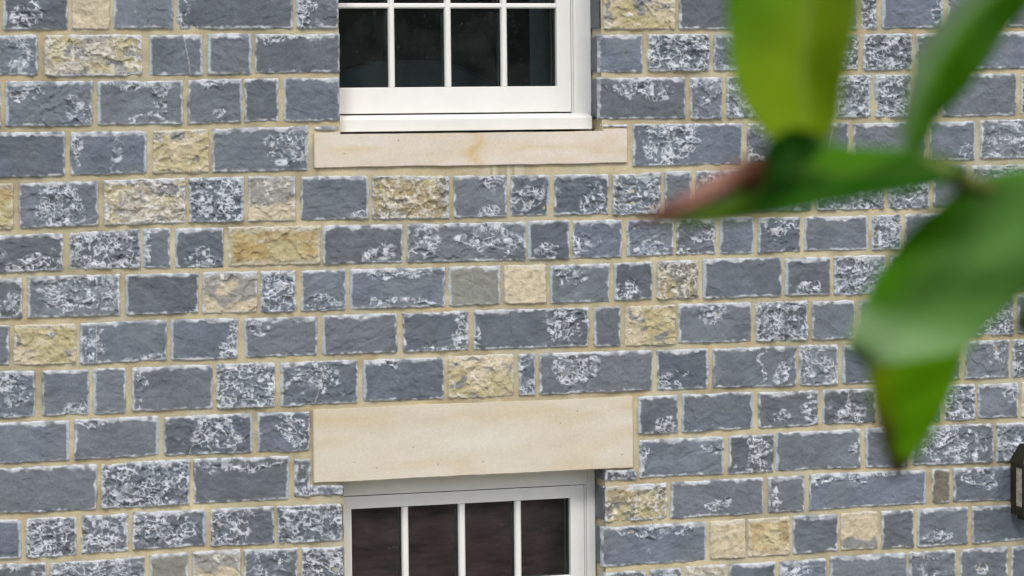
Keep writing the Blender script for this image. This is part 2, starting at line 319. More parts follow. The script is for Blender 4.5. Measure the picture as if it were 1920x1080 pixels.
blocks = []          # (corner array 4x2 [TL,TR,BR,BL] in wall X,Z ; kind ; patches ; margins ; res)
rnd = random.Random(11)
GAP = 3.6
def quad_px(x0, x1, t, b, res=.004, kind='s', pa=(), mg=''):
    ys = [t(x0), t(x1), b(x1), b(x0)]
    c = P(np.array([x0, x1, x1, x0], float), np.array(ys, float))[:, [0, 2]]
    blocks.append((c, kind, pa, mg, res))
for r, row in enumerate(rows):
    for bl in row:
        x0, x1, k = bl[:3]; pa = bl[3] if len(bl) > 3 else []; mg = bl[4] if len(bl) > 4 else ''
        res = .0032 if r < 13 else .004
        if isinstance(pa, str): mg, pa = pa, []
        dt = rnd.uniform(-1.2, 1.2); db = rnd.uniform(-1.2, 1.2); sl = rnd.uniform(-.8, .8)
        g0 = GAP
        x0 -= 1.6; x1e = x1+1.6
        quad_px(x0, x1e, lambda x: jy(J[r], x)+g0+dt+(3 if (r == 4 and 590 < x < 1180) else 0), lambda x: jy(J[r+1], x)-g0+db, res, k, pa, mg)
# odd small pieces round the openings
quad_px(586, 636, lambda x: 235.5, lambda x: 246, .004, 's')
quad_px(1127, 1178, lambda x: 232.5, lambda x: 240, .004, 's')
quad_px(550, 583, lambda x: 859, lambda x: 932, .004, 'm')
quad_px(578, 645, lambda x: 908.5, lambda x: 931-(x-578)*.03, .004, 'm')
quad_px(1133, 1193, lambda x: 880-(x-1133)*.04, lambda x: 903-(x-1133)*.03, .004, 'm')
# the courses beyond the frame
XW0, XW1 = -4.6, 4.6
def wallx(px, py): return float(P(float(px), float(py))[0])
def fill(xa, xb, zt, zb, xs_excl=()):
    x = xa
    while x < xb-.05:
        wd = rnd.uniform(.13, .40); x2 = min(x+wd, xb)
        if xb-x2 < .1: x2 = xb
        k = rnd.choice('ssssmmmmrrrycktb' if rnd.random() < .5 else 'ssmmr')
        c = np.array([(x+.006, zt(x)-.011), (x2-.006, zt(x2)-.011), (x2-.006, zb(x2)+.011), (x+.006, zb(x)+.011)])
        blocks.append((c, k, [], rnd.choice(['', 'L', 'R']), .02)); x = x2
def jz(j):           # wall height of a bed joint as a function of wall x
    pts = [P(float(x), float(y))[[0, 2]] for x, y in j]
    xs = [p[0] for p in pts]; zs = [p[1] for p in pts]
    return lambda x: float(np.interp(x, xs, zs))
JZ = [jz(j) for j in J]
for r, row in enumerate(rows):
    yl = jy(J[r], row[0][0])+40; yr = jy(J[r], row[-1][1])+40
    fill(XW0, wallx(row[0][0]-4, yl), JZ[r], JZ[r+1]); fill(wallx(row[-1][1]+4, yr), XW1, JZ[r], JZ[r+1])

# openings, in wall metres
UX0 = wallx(636, 120); UX1 = wallx(1127.5, 120); LX0 = wallx(645, 990); LX1 = wallx(1135.5, 990)
UZ0 = float(P(880., 249.)[2]); UZ1 = UZ0+1.55
LZ1 = float(P(889., 891.)[2]); LZ0 = LZ1-1.45
zc = lambda x, v: v
top0 = JZ[0]; zz = 0.0
for k in range(7):          # above the photographed part
    t = lambda x, k=k: top0(x)+.185*(k+1); b = lambda x, k=k: top0(x)+.185*k
    fill(XW0, UX0, t, b); fill(UX1, XW1, t, b)
bot = JZ[-1]; nb = 11
for k in range(nb):
    b = lambda x, k=k: bot(x)-(bot(x)+.04)*(k+1)/nb; t = lambda x, k=k: bot(x)-(bot(x)+.04)*k/nb
    if t(0) > LZ0+.1: fill(XW0, LX0, t, b); fill(LX1, XW1, t, b)
    else: fill(XW0, XW1, t, b)

CREAM = np.array((.50, .43, .30)); YEL = np.array((.40, .35, .19)); OCH = np.array((.34, .25, .11)); GRY = np.array((.17, .17, .165))
def build_blocks():
    VX, VZ, U, V, S, OX, OZ, KI, PT, SL = [], [], [], [], [], [], [], [], [], []
    MGs = []; faces = []; nv = 0
    cols = []
    for bi, (c, k, pa, mg, res) in enumerate(blocks):
        wd = np.linalg.norm(c[1]-c[0]); hg = np.linalg.norm(c[3]-c[0])
        nx = max(4, int(wd/res)); ny = max(3, int(hg/res))
        u, v = np.meshgrid(np.linspace(0, 1, nx+1), np.linspace(0, 1, ny+1))
        u = u.ravel(); v = v.ravel()
        p = (c[0][None]*((1-u)*(1-v))[:, None]+c[1][None]*(u*(1-v))[:, None]+c[2][None]*(u*v)[:, None]+c[3][None]*((1-u)*v)[:, None])
        idx = np.arange((nx+1)*(ny+1)).reshape(ny+1, nx+1)+nv
        f = np.stack([idx[:-1, :-1], idx[1:, :-1], idx[1:, 1:], idx[:-1, 1:]], -1).reshape(-1, 4)
        faces.append(f); nv += len(u)
        rr = random.Random(bi*7+3)
        ox, oz = rr.uniform(-300, 300), rr.uniform(-300, 300)
        lx = u*wd; lz = v*hg
        x, z = lx+ox, lz+oz
        # irregular outline: signed distance to a rounded rectangle, warped
        cr = rr.uniform(.004, .014)
        wx = vn(x*28, z*28, 1)*.0022+vn(x*95, z*95, 2)*.0016
        qx = np.abs(lx-wd/2)-(wd/2-cr); qz = np.abs(lz-hg/2)-(hg/2-cr)
        sd_ = cr-(np.hypot(np.maximum(qx, 0), np.maximum(qz, 0))+np.minimum(np.maximum(qx, qz), 0))
        d = sd_+wx+.0004
        # roughness / chip density
        R = {'s': .22, 'm': .55, 'r': 1., 'c': .35, 'y': .7, 'o': .6, 't': .8, 'g': .1, 'b': .9, 'k': .6, 'n': .15}[k]*np.ones_like(u)
        ch = {'s': .0, 'm': .42, 'r': .74, 'c': .05, 'y': .3, 'o': .25, 't': .7, 'g': .0, 'b': .6, 'k': .35, 'n': 0.}[k]*np.ones_like(u)
        if k in 'm' and len(pa): ch *= .35; R *= .8
        wu = u+vn(x*25, z*25, 41)*.09; wv = v+vn(x*25, z*25, 42)*.12
        for (pu, pv, ru, rv) in pa:
            e = sst(1.35, .5, np.hypot((wu-pu)/ru, (wv-pv)/rv))
            R = np.maximum(R, e*.95); ch = np.maximum(ch, e*.95)
        # heights
        bul = fbm(x*5, z*7, 5, 2)*.004
        wpx = vn(x*14, z*14, 21)*.35; wpz = vn(x*14, z*14, 22)*.35
        ang = rr.choice([-.25, 0, 0, .12, .3, .45])+rr.uniform(-.1, .1); ca, sa = math.cos(ang), math.sin(ang)
        xa, za = x*ca-z*sa, x*sa+z*ca
        wqx = vn(x*60, z*60, 43)*.22; wqz = vn(x*60, z*60, 44)*.22
        f1, f2, h1 = worley(xa*22+wpx*1.6+wqx, za*29+wpz*1.6+wqz, 30)
        g1, g2, h2 = worley(xa*50+wpx*2.6+wqx, za*62+wpz*2.6+wqz, 60)
        hgt = bul + R*(h1*.0074+(f1*f1-.2)*.0085+h2*.0036+(g1*g1-.2)*.0028+fbm(x*40, z*40, 9, 3)*.0018)
        ns = fbm(xa*7, za*75, 12, 3)
        gst = rr.uniform(.2, 1.)
        hgt += (1-R)*(ns*.0009*gst+fbm(x*18, z*24, 13, 3)*.0018+fbm(x*55, z*65, 11, 3)*.0009)
        # a few sharp steps where thin leaves of stone have come away
        st = fbm(xa*6+3, za*15, 14, 4)
        hgt += (sst(.10, .13, st)-sst(-.16, -.13, st)*.8)*.0022*rr.choice([0, 1, 1, 1.6])*(.4+.6*R)
        # colour
        j = rr.uniform(-1, 1); q = rr.uniform(.82, 1.24)
        base = np.array((.116+.003*j, .134, .156-.008*j))*q
        if rr.random() < .25: base = np.array((.120, .137, .150))*q
        n1 = fbm(x*9, z*12, 15, 4); n2 = fbm(x*35, z*45, 16, 3)
        col = base[None]*(1+.26*n1+.16*n2+.14*gst*ns*(1-R))[:, None]
        gre = sst(.1, .5, fbm(x*6, z*9, 17, 3))[:, None]*.6
        col = col*(1-gre)+gre*np.array((.127, .145, .153))[None]*q
        fine = fbm(x*60, z*60, 18, 3)
        if k in 'cyotbkgn':
            m1 = fbm(x*8, z*10, 19, 4); m2 = fbm(x*14+5, z*18, 20, 4)
            if k == 'c':
                tc = CREAM[None]*(1+.12*m1+.12*fine)[:, None]; 
                if 'O' in mg: tc = tc+(YEL-CREAM)[None]*(sst(-.3, .4, m2)*.8)[:, None]; e = sst(.15, .5, m1)[:, None]; tc = tc*(1-e*.6)+OCH[None]*1.15*e*.6
                if 'K' in mg: e = sst(.62, .72, wv+.05*m1)[:, None]; tc = tc*(1-e)+(GRY*1.3)[None]*e
            elif k == 'y':
                a = sst(-.35, .3, m1)[:, None]; tc = (CREAM*1.02)[None]*(1-a)+YEL[None]*a; e = sst(.28, .42, m2)[:, None]; tc = tc*(1-e)+(GRY*1.25)[None]*e
            elif k == 'o':
                a = sst(-.25, .35, m1)[:, None]; tc = (OCH*1.1)[None]*(1-a)+YEL[None]*a; e = sst(.1, .5, m2)[:, None]; tc = tc*(1-e)+(OCH*.75)[None]*e
                e = sst(.16, .0, np.minimum(np.minimum(u, 1-u)*1.6, np.minimum(v, 1-v)*.7)+.08*m2)[:, None]; tc = tc*(1-e)+np.array((.42, .38, .28))[None]*e
                if 'O' in mg: tc = tc*.85+CREAM*.25
            elif k == 't':
                a = sst(-.2, .25, m1)[:, None]; tc = np.array((.34, .31, .25))[None]*(1-a)+YEL[None]*.95*a; e = sst(.05, .2, m2)[:, None]; tc = tc*(1-e)+np.array((.21, .21, .21))[None]*e
            elif k == 'b':
                a = sst(-.2, .35, m1)[:, None]; tc = np.array((.19, .18, .15))[None]*(1-a)+np.array((.33, .27, .15))[None]*a; e = sst(.3, .4, m2)[:, None]; tc = tc*(1-e)+YEL[None]*e
            elif k == 'k':
                a = sst(.02, .12, m1*.5+(wv-.45)*rr.choice([1, 1, .6])+.1*m2)[:, None]; tc = np.array((.27, .26, .235))[None]*(1-a)+(CREAM*.95)[None]*a
            elif k == 'g':
                tc = np.array((.215, .22, .185))[None]*(1+.12*m1)[:, None]
            elif k == 'n':
                tc = np.array((.15, .135, .105))[None]*(1+.15*m1)[:, None]
            col = tc*(1+.16*fine)[:, None]
        # pale fracture ridges
        rid1 = 1-sst(.05, .14, f2-f1); rid2 = 1-sst(.08, .22, g2-g1)
        sa_, sb_, sc_ = rr.uniform(-50, 50), rr.uniform(-50, 50), rr.uniform(-50, 50)
        wv1 = vn(x*30, z*30, 61)*.35; wv2 = vn(x*30, z*30, 62)*.35
        la = 1-sst(.05, .11, np.abs(fbm(x*20+sa_+wv1, z*46+wv2, 24, 2)))
        lb = 1-sst(.05, .11, np.abs(fbm((x+z)*38+sb_+wv1, (z-x)*17+wv2, 64, 2)))
        lc = 1-sst(.05, .11, np.abs(fbm(x*46+sc_+wv1, z*19+wv2, 66, 2)))
        ga = fbm(x*15, z*15, 68, 2)
        pn = fbm(x*22, z*26, 25, 3)
        rn = np.maximum(np.maximum(la*sst(.02, .15, ga), lb*sst(.18, .02, np.abs(ga))), lc*sst(-.02, -.15, ga))
        brk = fbm(x*30, z*30, 72, 2); brk2 = fbm(x*34, z*34, 73, 2)
        lines = np.maximum(np.maximum(rid1*sst(-.08, .10, brk), rid2*sst(.06, .20, brk2)), rn*.8*sst(.04, .18, fbm(x*62, z*62, 26, 2)))
        blot = sst(.30, .42, fbm(x*60, z*66, 27, 2)+.08*np.maximum(rid1, rid2))
        gate = sst(.08, .42, ch*1.12+pn*.6-.27)
        cm = np.clip(np.maximum(lines, blot*.85)*gate*(.95+.6*vn(x*35, z*35, 69)), 0, 1)
        # bruised, slightly paler ground between the ridges
        bz = (gate*sst(-.3, .5, fbm(x*18, z*20, 70, 3))*.22)[:, None]
        if k in 'smr': col = col*(1+gate[:, None]*.10*sst(-.3, .4, fbm(x*26, z*30, 71, 2))[:, None])
        wc = np.array((.58, .61, .64)) if k in 'smr' else np.array((.60, .58, .51))
        if k in 'cg': cm = cm*.3
        hgt = hgt+cm*.0014
        col = col*(1-cm*.85)[:, None]+wc[None]*(cm*.85)[:, None]
        # occasional calcite vein
        if k in 'sm' and rr.random() < .10:
            vx = rr.uniform(.2, .8)*wd+(lz-hg/2)*rr.uniform(-.3, .3)+vn(z*30, x*0, 33)*.006
            e = (1-sst(.0006, .0022, np.abs(lx-vx)))[:, None]*.7; col = col*(1-e)+np.array((.48, .46, .42))[None]*e
        # pale margins: bruised top arris, sawn sides
        mw = .0072+.004*vn(x*30, z*30, 34)+.0042*vn(x*85, z*85, 35)
        dl = lx+wx; dr_ = wd-lx+wx; dt_ = lz+wx; db_ = hg-lz+wx
        wtop = .0135+.008*vn(x*18, z*12+3, 36)+.0055*vn(x*60, z*60, 37)
        tm = np.maximum(sst(mw+.006, mw-.002, np.minimum(np.minimum(dl, dr_), db_)), sst(wtop+.006, wtop-.003, dt_))
        pc = np.array((.50, .525, .535)) if k not in 'cyo' else np.array((.52, .49, .40))
        e = (tm*(.78+.7*vn(x*48, z*48, 38)).clip(.05, 1))[:, None]; col = col*(1-e)+pc[None]*e
        for s, dd in (('L', dl), ('R', dr_)):
            if s in mg:
                ww = .014+.005*vn(x*20, z*20, 39)+.002*vn(x*80, z*80, 40)
                e = (sst(ww+.002, ww-.002, dd)*.8)[:, None]; col = col*(1-e)+np.array((.38, .435, .46))[None]*e
                hgt = hgt-sst(ww+.004, ww-.004, dd)*.004
        # dirt of the joint rubbed onto the very rim
        e = (sst(.0025, -.0005, d)*.5)[:, None]; col = col*(1-e)+np.array((.34, .29, .19))[None]*e
        y = .010-(.0185+np.clip(hgt, -.008, .016))*sst(-.001, .0065, d)
        VX.append(p[:, 0]); VZ.append(p[:, 1]); S.append(y); cols.append(np.clip(col, .02, .85))
    co = np.stack([np.concatenate(VX), np.concatenate(S), np.concatenate(VZ)], 1)
    return co, np.concatenate(faces), np.concatenate(cols)

DRX, DRZ = wallx(945, 320), float(P(945., 322.)[2])
def sheet(o, du, dv, nu, nv_, disp):
    u, v = np.meshgrid(np.linspace(0, 1, nu+1), np.linspace(0, 1, nv_+1)); u = u.ravel(); v = v.ravel()
    co = np.array(o)[None]+np.array(du)[None]*u[:, None]+np.array(dv)[None]*v[:, None]
    n = np.cross(du, dv); n = n/np.linalg.norm(n)
    s = co[:, 0]+co[:, 1]*1.3; t = co[:, 2]
    h = disp*(fbm(s*14, t*14, 70, 3)+.6*fbm(s*70, t*70, 74, 2))
    co = co+n[None]*h[:, None]
    idx = np.arange((nu+1)*(nv_+1)).reshape(nv_+1, nu+1)
    f = np.stack([idx[:-1, :-1], idx[:-1, 1:], idx[1:, 1:], idx[1:, :-1]], -1).reshape(-1, 4)
    m = fbm(s*3, t*3, 80, 3); k = fbm(s*26, t*26, 83, 3)
    c = np.array((.44, .38, .24))[None]*(1+.24*m+.22*k)[:, None]
    e = (sst(.1, .5, fbm(s*7, t*5, 86, 3))*.5)[:, None]; c = c*(1-e)+np.array((.43, .41, .31))[None]*e
    e = (sst(.15, .5, fbm(s*10+4, t*12, 89, 3))*.45)[:, None]; c = c*(1-e)+np.array((.36, .25, .13))[None]*e
    e = (sst(.12, .4, fbm(s*5+9, t*8, 95, 4))*.4)[:, None]; c = c*(1-e)+np.array((.23, .20, .13))[None]*e
    e = (sst(.13, .03, np.abs(s-DRX))*sst(.03, .0, np.abs(t-DRZ)-.03)*sst(-.1, .2, vn(s*90, t*6, 99))*.6)[:, None]; c = c*(1-e)+np.array((.66, .60, .46))[None]*e
    return co, f, c
parts = [build_blocks()]
YM = 0.0
def mort(x0, x1, z0, z1, res):
    nu = max(1, int((x1-x0)/res)); nv_ = max(1, int((z1-z0)/res))
    parts.append(sheet((x0, YM, z0), (x1-x0, 0, 0), (0, 0, z1-z0), nu, nv_, .0022))
ZT = top0(0)+.185*7
xl, xr = -2.45, 2.45; zb_, zt_ = 1.5, 4.15
xo0 = min(UX0, LX0); xo1 = max(UX1, LX1)
mort(XW0, xl, -.1, ZT, .08); mort(xr, XW1, -.1, ZT, .08)
mort(xl, UX0, UZ0, zt_, .01); mort(UX1, xr, UZ0, zt_, .01)
mort(xl, UX0, zt_, UZ1, .05); mort(UX1, xr, zt_, UZ1, .05); mort(xl, xr, UZ1, ZT, .05)
mort(xl, xr, LZ1, UZ0, .01)
mort(xl, LX0, LZ0, LZ1, .012); mort(LX1, xr, LZ0, LZ1, .012); mort(xl, xr, -.1, LZ0, .05)
# reveals: mortar sheet plus the returns of the stones
for (x0, x1, z0, z1) in ((UX0, UX1, UZ0, UZ1), (LX0, LX1, LZ0, LZ1)):
    n_ = int((z1-z0)/.012)
    parts.append(sheet((x1, YM, z0), (0, .3, 0), (0, 0, z1-z0), 24, n_, .001))
    parts.append(sheet((x0, .3, z0), (0, -.3, 0), (0, 0, z1-z0), 24, n_, .001))
    parts.append(sheet((x0, YM, z1), (x1-x0, 0, 0), (0, .3, 0), 24, 10, .001))
    parts.append(sheet((x0, .3, z0), (x1-x0, 0, 0), (0, -.3, 0), 24, 10, .001))
def ret(xp, side, z0, z1, seed, res=.005):
    """return face of a quoin in a window reveal; side -1: faces -x"""
    ny = int(.13/res); nz = max(3, int((z1-z0)/res))
    u, v = np.meshgrid(np.linspace(0, 1, ny+1), np.linspace(0, 1, nz+1)); u = u.ravel(); v = v.ravel()
    y = -.006+u*.125; z = z0+(z1-z0)*v
    d = np.minimum(np.minimum(z-z0, z1-z), (.119-y))+vn(y*60+seed*9, z*60, 2)*.002
    dd = np.minimum(d, y+.012)
    h = .009*sst(-.001, .007, d)-.002+fbm(y*25+seed, z*25, 3, 3)*.003*sst(0, .01, d)
    x = xp+side*(h)
    n1 = fbm(y*20+seed, z*20, 5, 4)
    c = np.array((.115, .125, .14))[None]*(1+.25*n1)[:, None]
    e = (sst(.006, .001, dd+.002*n1)*.6)[:, None]; c = c*(1-e)+np.array((.36, .38, .38))[None]*e
    idx = np.arange((ny+1)*(nz+1)).reshape(nz+1, ny+1)
    f = np.stack([idx[:-1, :-1], idx[1:, :-1], idx[1:, 1:], idx[:-1, 1:]], -1).reshape(-1, 4)
    if side > 0: f = f[:, ::-1]
    parts.append((np.stack([x, y, z], 1), f, c))
for j in range(3):
    ret(UX1, -1, JZ[j+1](UX1)+.012, JZ[j](UX1)-.012, j+1); ret(UX0-.011, 1, JZ[j+1](UX0)+.012, JZ[j](UX0)-.012, j+9)
for j in range(6):
    ret(UX1, -1, top0(UX1)+.185*j+.012, top0(UX1)+.185*(j+1)-.012, j+20, .02); ret(UX0-.011, 1, top0(UX0)+.185*j+.012, top0(UX0)+.185*(j+1)-.012, j+30, .02)
ret(LX1, -1, JZ[11](LX1)+.012, LZ1-.006, 40); ret(LX0-.011, 1, JZ[11](LX0)+.012, LZ1-.006, 41)
for j in (11, 12):
    ret(LX1, -1, JZ[j+1](LX1)+.012, JZ[j](LX1)-.012, j+42); ret(LX0-.011, 1, JZ[j+1](LX0)+.012, JZ[j](LX0)-.012, j+46)
for k in range(6):
    zt = bot(0)-(bot(0)+.04)*k/nb; zb2 = bot(0)-(bot(0)+.04)*(k+1)/nb
    if zb2 > LZ0-.05: ret(LX1, -1, zb2+.012, zt-.012, 60+k, .02); ret(LX0-.011, 1, zb2+.012, zt-.012, 70+k, .02)
# back of the wall (so the shell is closed and the rooms stay dark)
def merge_mesh(name, parts):
    co = np.concatenate([p[0] for p in parts]); off = 0; fl = []
    for p in parts: fl.append(p[1]+off); off += len(p[0])
    f = np.concatenate(fl); c = np.concatenate([p[2] for p in parts])
    me = bpy.data.meshes.new(name)
    me.vertices.add(len(co)); me.vertices.foreach_set('co', co.astype(np.float32).ravel())
    me.loops.add(f.size); me.loops.foreach_set('vertex_index', f.astype(np.int32).ravel())
    me.polygons.add(len(f)); me.polygons.foreach_set('loop_start', np.arange(0, f.size, 4, dtype=np.int32))
    me.update(calc_edges=True)
    a = me.attributes.new('stone', 'FLOAT_COLOR', 'POINT')
    a.data.foreach_set('color', np.concatenate([c, np.ones((len(c), 1))], 1).astype(np.float32).ravel())
    me.polygons.foreach_set('use_smooth', np.ones(len(f), bool))
    return me
wall = link('wall', merge_mesh('wall', parts), house, STONE)
print('wall verts', len(wall.data.vertices))

# dark rooms behind the windows
M_ROOM = mat('room_plaster', (.34, .43, .43), .9)
mb = MB()
def room(x0, x1, y0, y1, z0, z1, ox0, ox1, oz0, oz1):
    th = .08
    mb.box(x0, x1, y1, y1+th, z0, z1); mb.box(x0-th, x0, y0, y1, z0, z1); mb.box(x1, x1+th, y0, y1, z0, z1)
    mb.box(x0-th, x1+th, y0, y1+th, z0-th, z0-.001); mb.box(x0-th, x1+th, y0, y1+th, z1+.001, z1+th)
    for a in ((x0, ox0, z0, z1), (ox1, x1, z0, z1), (ox0, ox1, z0, oz0), (ox0, ox1, oz1, z1)):
        mb.box(a[0], a[1], y0-.1, y0, a[2], a[3])
room(-2.2, 2.2, .32, 3.6, LZ1+.45, UZ1+.3, UX0, UX1, UZ0, UZ1)
room(-2.2, 2.2, .32, 3.6, .05, LZ1+.25, LX0, LX1, LZ0, LZ1)
mb.build('room', M_ROOM, house)

# ------------------------------------------------------------------ lintel and sill with stains
def slab(name, prof_boxes, matn, stain_fn, res=.02, notch=None):
    bm = bmesh.new()
    for (x0, x1, y0, y1, z0, z1) in prof_boxes:
        nx = max(1, int((x1-x0)/res)); nz = max(1, int((z1-z0)/res))
        t = bmesh.new()
        pr = [(x0, z0), (x1, z0), (x1, z1)]
        if notch: pr += [(notch[1], z1), (notch[1], notch[2]), (notch[0], notch[2]), (notch[0], z1)]
        pr += [(x0, z1)]; n_ = len(pr)
        fa = [t.verts.new((p[0], y0, p[1])) for p in pr]; fb = [t.verts.new((p[0], y1, p[1])) for p in pr]
        t.faces.new(fa); t.faces.new(fb[::-1])
        for i in range(n_): t.faces.new([fa[i], fa[(i+1) % n_], fb[(i+1) % n_], fb[i]])
        bmesh.ops.recalc_face_normals(t, faces=t.faces)
        bmesh.ops.bevel(t, geom=t.edges[:], offset=.0025, segments=2, affect='EDGES')
        def cut(n, lo, hi, no):
            for i in range(1, n):
                a = lo+(hi-lo)*i/n
                bmesh.ops.bisect_plane(t, geom=t.verts[:]+t.edges[:]+t.faces[:], plane_co=[a*abs(c) for c in no], plane_no=no)
        cut(nx, x0, x1, (1, 0, 0)); cut(nz, z0, z1, (0, 0, 1))
        me = bpy.data.meshes.new('t'); t.to_mesh(me); t.free(); bm.from_mesh(me); bpy.data.meshes.remove(me)
    me = bpy.data.meshes.new(name); bm.to_mesh(me); bm.free()
    n = len(me.vertices); co = np.zeros(n*3, np.float32); me.vertices.foreach_get('co', co); co = co.reshape(-1, 3).astype(float)
    # arrises slightly worn
    e = vn(co[:, 0]*22, co[:, 2]*22, 5)*.0012+vn(co[:, 0]*5, co[:, 2]*5, 6)*.0012
    co[:, 2] += e; co[:, 1] += e*.5
    me.vertices.foreach_set('co', co.astype(np.float32).ravel())
    st = stain_fn(co[:, 0], co[:, 2]); a = me.attributes.new('stain', 'FLOAT', 'POINT'); a.data.foreach_set('value', np.clip(st, 0, 1).astype(np.float32))
    return link(name, me, house, matn)
def pz(px, py, y=0.): return float(P(float(px), float(py), y)[2])
def pxx(px, py, y=0.): return float(P(float(px), float(py), y)[0])
YF = -.012
sx0, sx1 = pxx(589.5, 282, YF), pxx(1176.5, 273, YF)
szt = (pz(590, 250, YF)+pz(1176, 240, YF))/2; szb = (pz(590, 315, YF)+pz(1176, 305.5, YF))/2
szm = szt-.009
sh = szt-szb
def st_sill(x, z):
    v = (z-szb)/sh; xc = pxx(890, 280)
    s = .75*np.exp(-((x-xc+.02*np.sin(z*60))/.022)**2)+.45*np.exp(-((x-xc)/.10)**2)*np.exp(-((v-.42)/.25)**2)
    band = np.exp(-((v-.42-.06*np.sin(x*9)-.05*vn(x*14, z*0, 4))/.07)**2)*.45*sst(-.4, .3, vn(x*7, z*3, 8)+.3)
    return s+band+.25*sst(.1, .6, fbm(x*6, z*20, 9, 3))
slab('window_sill', [(sx0, sx1, YF, .3, szb, szt)], M_SILL, st_sill, notch=(UX0-.004, UX1+.002, szm))
lx0, lx1 = pxx(587.5, 836, YF), pxx(1186.5, 810, YF)
lzt = (pz(587, 767.5, YF)+pz(1185, 743.5, YF))/2; lzb = (pz(589, 905, YF)+pz(1187, 877.5, YF))/2
def st_lint(x, z):
    v = (z-lzb)/(lzt-lzb)
    return .75*np.exp(-((v-.84-.03*np.sin(x*4))/.09)**2)*sst(-.5, .2, vn(x*3, z*2, 3)+.1)+.5*sst(.0, .6, fbm(x*4, z*22, 12, 3))+.2*sst(.85, 1, v)
slab('lintel', [(lx0, lx1, YF-.003, .3, lzb, lzt)], M_LINT, st_lint)

# ------------------------------------------------------------------ windows
def vbar(m, xa, xb, y0, y1, z0, z1, ch=.006):
    """upright moulded glazing bar with splayed edges"""
    m.prism([(xa, y1), (xa, y0+ch), (xa+ch*.8, y0), (xb-ch*.8, y0), (xb, y0+ch), (xb, y1)], 'z', z0, z1)
def hbar(m, za, zb, y0, y1, x0, x1, ch=.006):
    m.prism([(y1, za), (y0+ch, za), (y0, za+ch*.8), (y0, zb-ch*.8), (y0+ch, zb), (y1, zb)], 'x', x0, x1)
def window(x0, x1, z0, z1, mid, rows_z, fr_w, glass_x, bars_x, sash_x0, sash_x1, sash_z0, sash_z1, gz0, gz1, timber_sill):
    YF_, YS, YG = .108, .118, .138
    f = MB()
    # outer frame: jambs and head with two steps
    f.box(sash_x1+.012, x1-.006, YF_, .2, z0, z1-.001, .0035)
    f.box(sash_x0-.0015, sash_x1+.0115, YF_, .2, sash_z1+.004, z1-.001, .002)
    f.box(sash_x1+.0015, sash_x1+.0065, YF_+.004, .198, z0+.06, sash_z1+.003, .001)
    f.box(sash_x1+.0066, sash_x1+.0085, YF_+.009, .198, z0+.06, sash_z1+.003, mi=1)
    f.box(sash_x1+.0086, sash_x1+.0125, YF_+.002, .198, z0+.06, sash_z1+.003, .001)
    f.box(x1-.0062, x1-.001, YF_+.012, .198, z0+.07, z1-.002, mi=2)
    if timber_sill:
        f.prism([(.05, z0+.009), (.05, z0+.055), (.056, z0+.06), (YF_+.002, z0+.072), (.2, z0+.072), (.2, z0+.009)], 'x', x0+.003, pxx(1110.5, 245, .05), .002)
    else:
        f.prism([(.05, z0+.012), (.05, z0+.06), (YF_+.002, z0+.072), (.2, z0+.072), (.2, z0+.012)], 'x', x0+.003, x1-.004, .002)
    wf = f.build('window', [M_PAINT, M_PAINT_D, M_SEAL], house)
    s = MB()
    s.box(sash_x0, glass_x[0], YS, .17, sash_z0, sash_z1, .0025)
    s.box(glass_x[1], sash_x1, YS, .17, sash_z0, sash_z1, .0025)
    s.box(glass_x[0]-.002, glass_x[1]+.002, YS+.0006, .169, sash_z0+.0006, gz0, .0025)
    s.box(glass_x[0]-.002, glass_x[1]+.002, YS+.0006, .169, gz1, sash_z1-.0006, .0025)
    # glazing beads
    s.build('sash', M_PAINT, wf)
    for (a, b) in bars_x:
        g_ = MB(); vbar(g_, a, b, YS+.001, YG, gz0+.001, gz1-.001); g_.build('glazing_bar', M_PAINT, wf)
    for (a, b) in rows_z:
        g_ = MB(); hbar(g_, a, b, YS+.0035, YG, glass_x[0], glass_x[1]); g_.build('glazing_bar', M_PAINT, wf)
    gm = MB(); gm.box(glass_x[0]-.004, glass_x[1]+.004, YG+.001, YG+.005, gz0-.004, gz1+.004)
    gl = gm.build('glass', M_GLASS, wf)
    sp = MB()
    xs = [(glass_x[0]-.006, glass_x[0]+.003)]+[(a+.001, b-.001) for a, b in bars_x]+[(glass_x[1]-.005, glass_x[1]+.006)]
    for a, b in xs: sp.box(a, b, YG+.006, YG+.028, gz0, gz1)
    zs = [(gz0-.01, gz0+.003)]+[(a+.001, b-.001) for a, b in rows_z]+[(gz1-.003, gz1+.01)]
    for a, b in zs: sp.box(glass_x[0], glass_x[1], YG+.0065, YG+.0275, a, b)
    for a, b in xs: sp.box(a-.002, b+.001, YG+.029, YG+.045, gz0, gz1, mi=1)
    for a, b in zs: sp.box(glass_x[0], glass_x[1], YG+.0295, YG+.0445, a, b, mi=1)
    sp.build('glazing_spacer', [M_SPACER, M_SPGREY], wf)
    return wf
YS, YG = .118, .13
bx = [(pxx(a, 90, YS), pxx(b, 90, YS)) for a, b in ((729.5, 740.5), (835, 846.5), (940.5, 951.5))]
ug0 = pxx(636, 90, YS)-.012
gz0 = (pz(650, 164.5, YS)+pz(1040, 161.5, YS))/2
ph = pz(890, 14.5, YS)-pz(890, 163.5, YS)
rz = []
za = pz(890, 15.5, YS); bt = .020
for i in range(4): rz.append((za+i*(ph+.0), za+i*ph+bt))
gz1 = za+4*ph-.0
UW_s0 = ug0-.03
w1 = window(UX0-.0, UX1, UZ0, UZ1, None, rz[:3]+[], 0, (ug0, pxx(1044, 90, YS)), bx, UW_s0, pxx(1070.5, 120, YS), (pz(660, 213.0, YS)+pz(1068, 210.5, YS))/2, gz1+.05, gz0, gz1-.01, True)
w1['label'] = 'white painted sash window above, its bottom rail and sill in view'
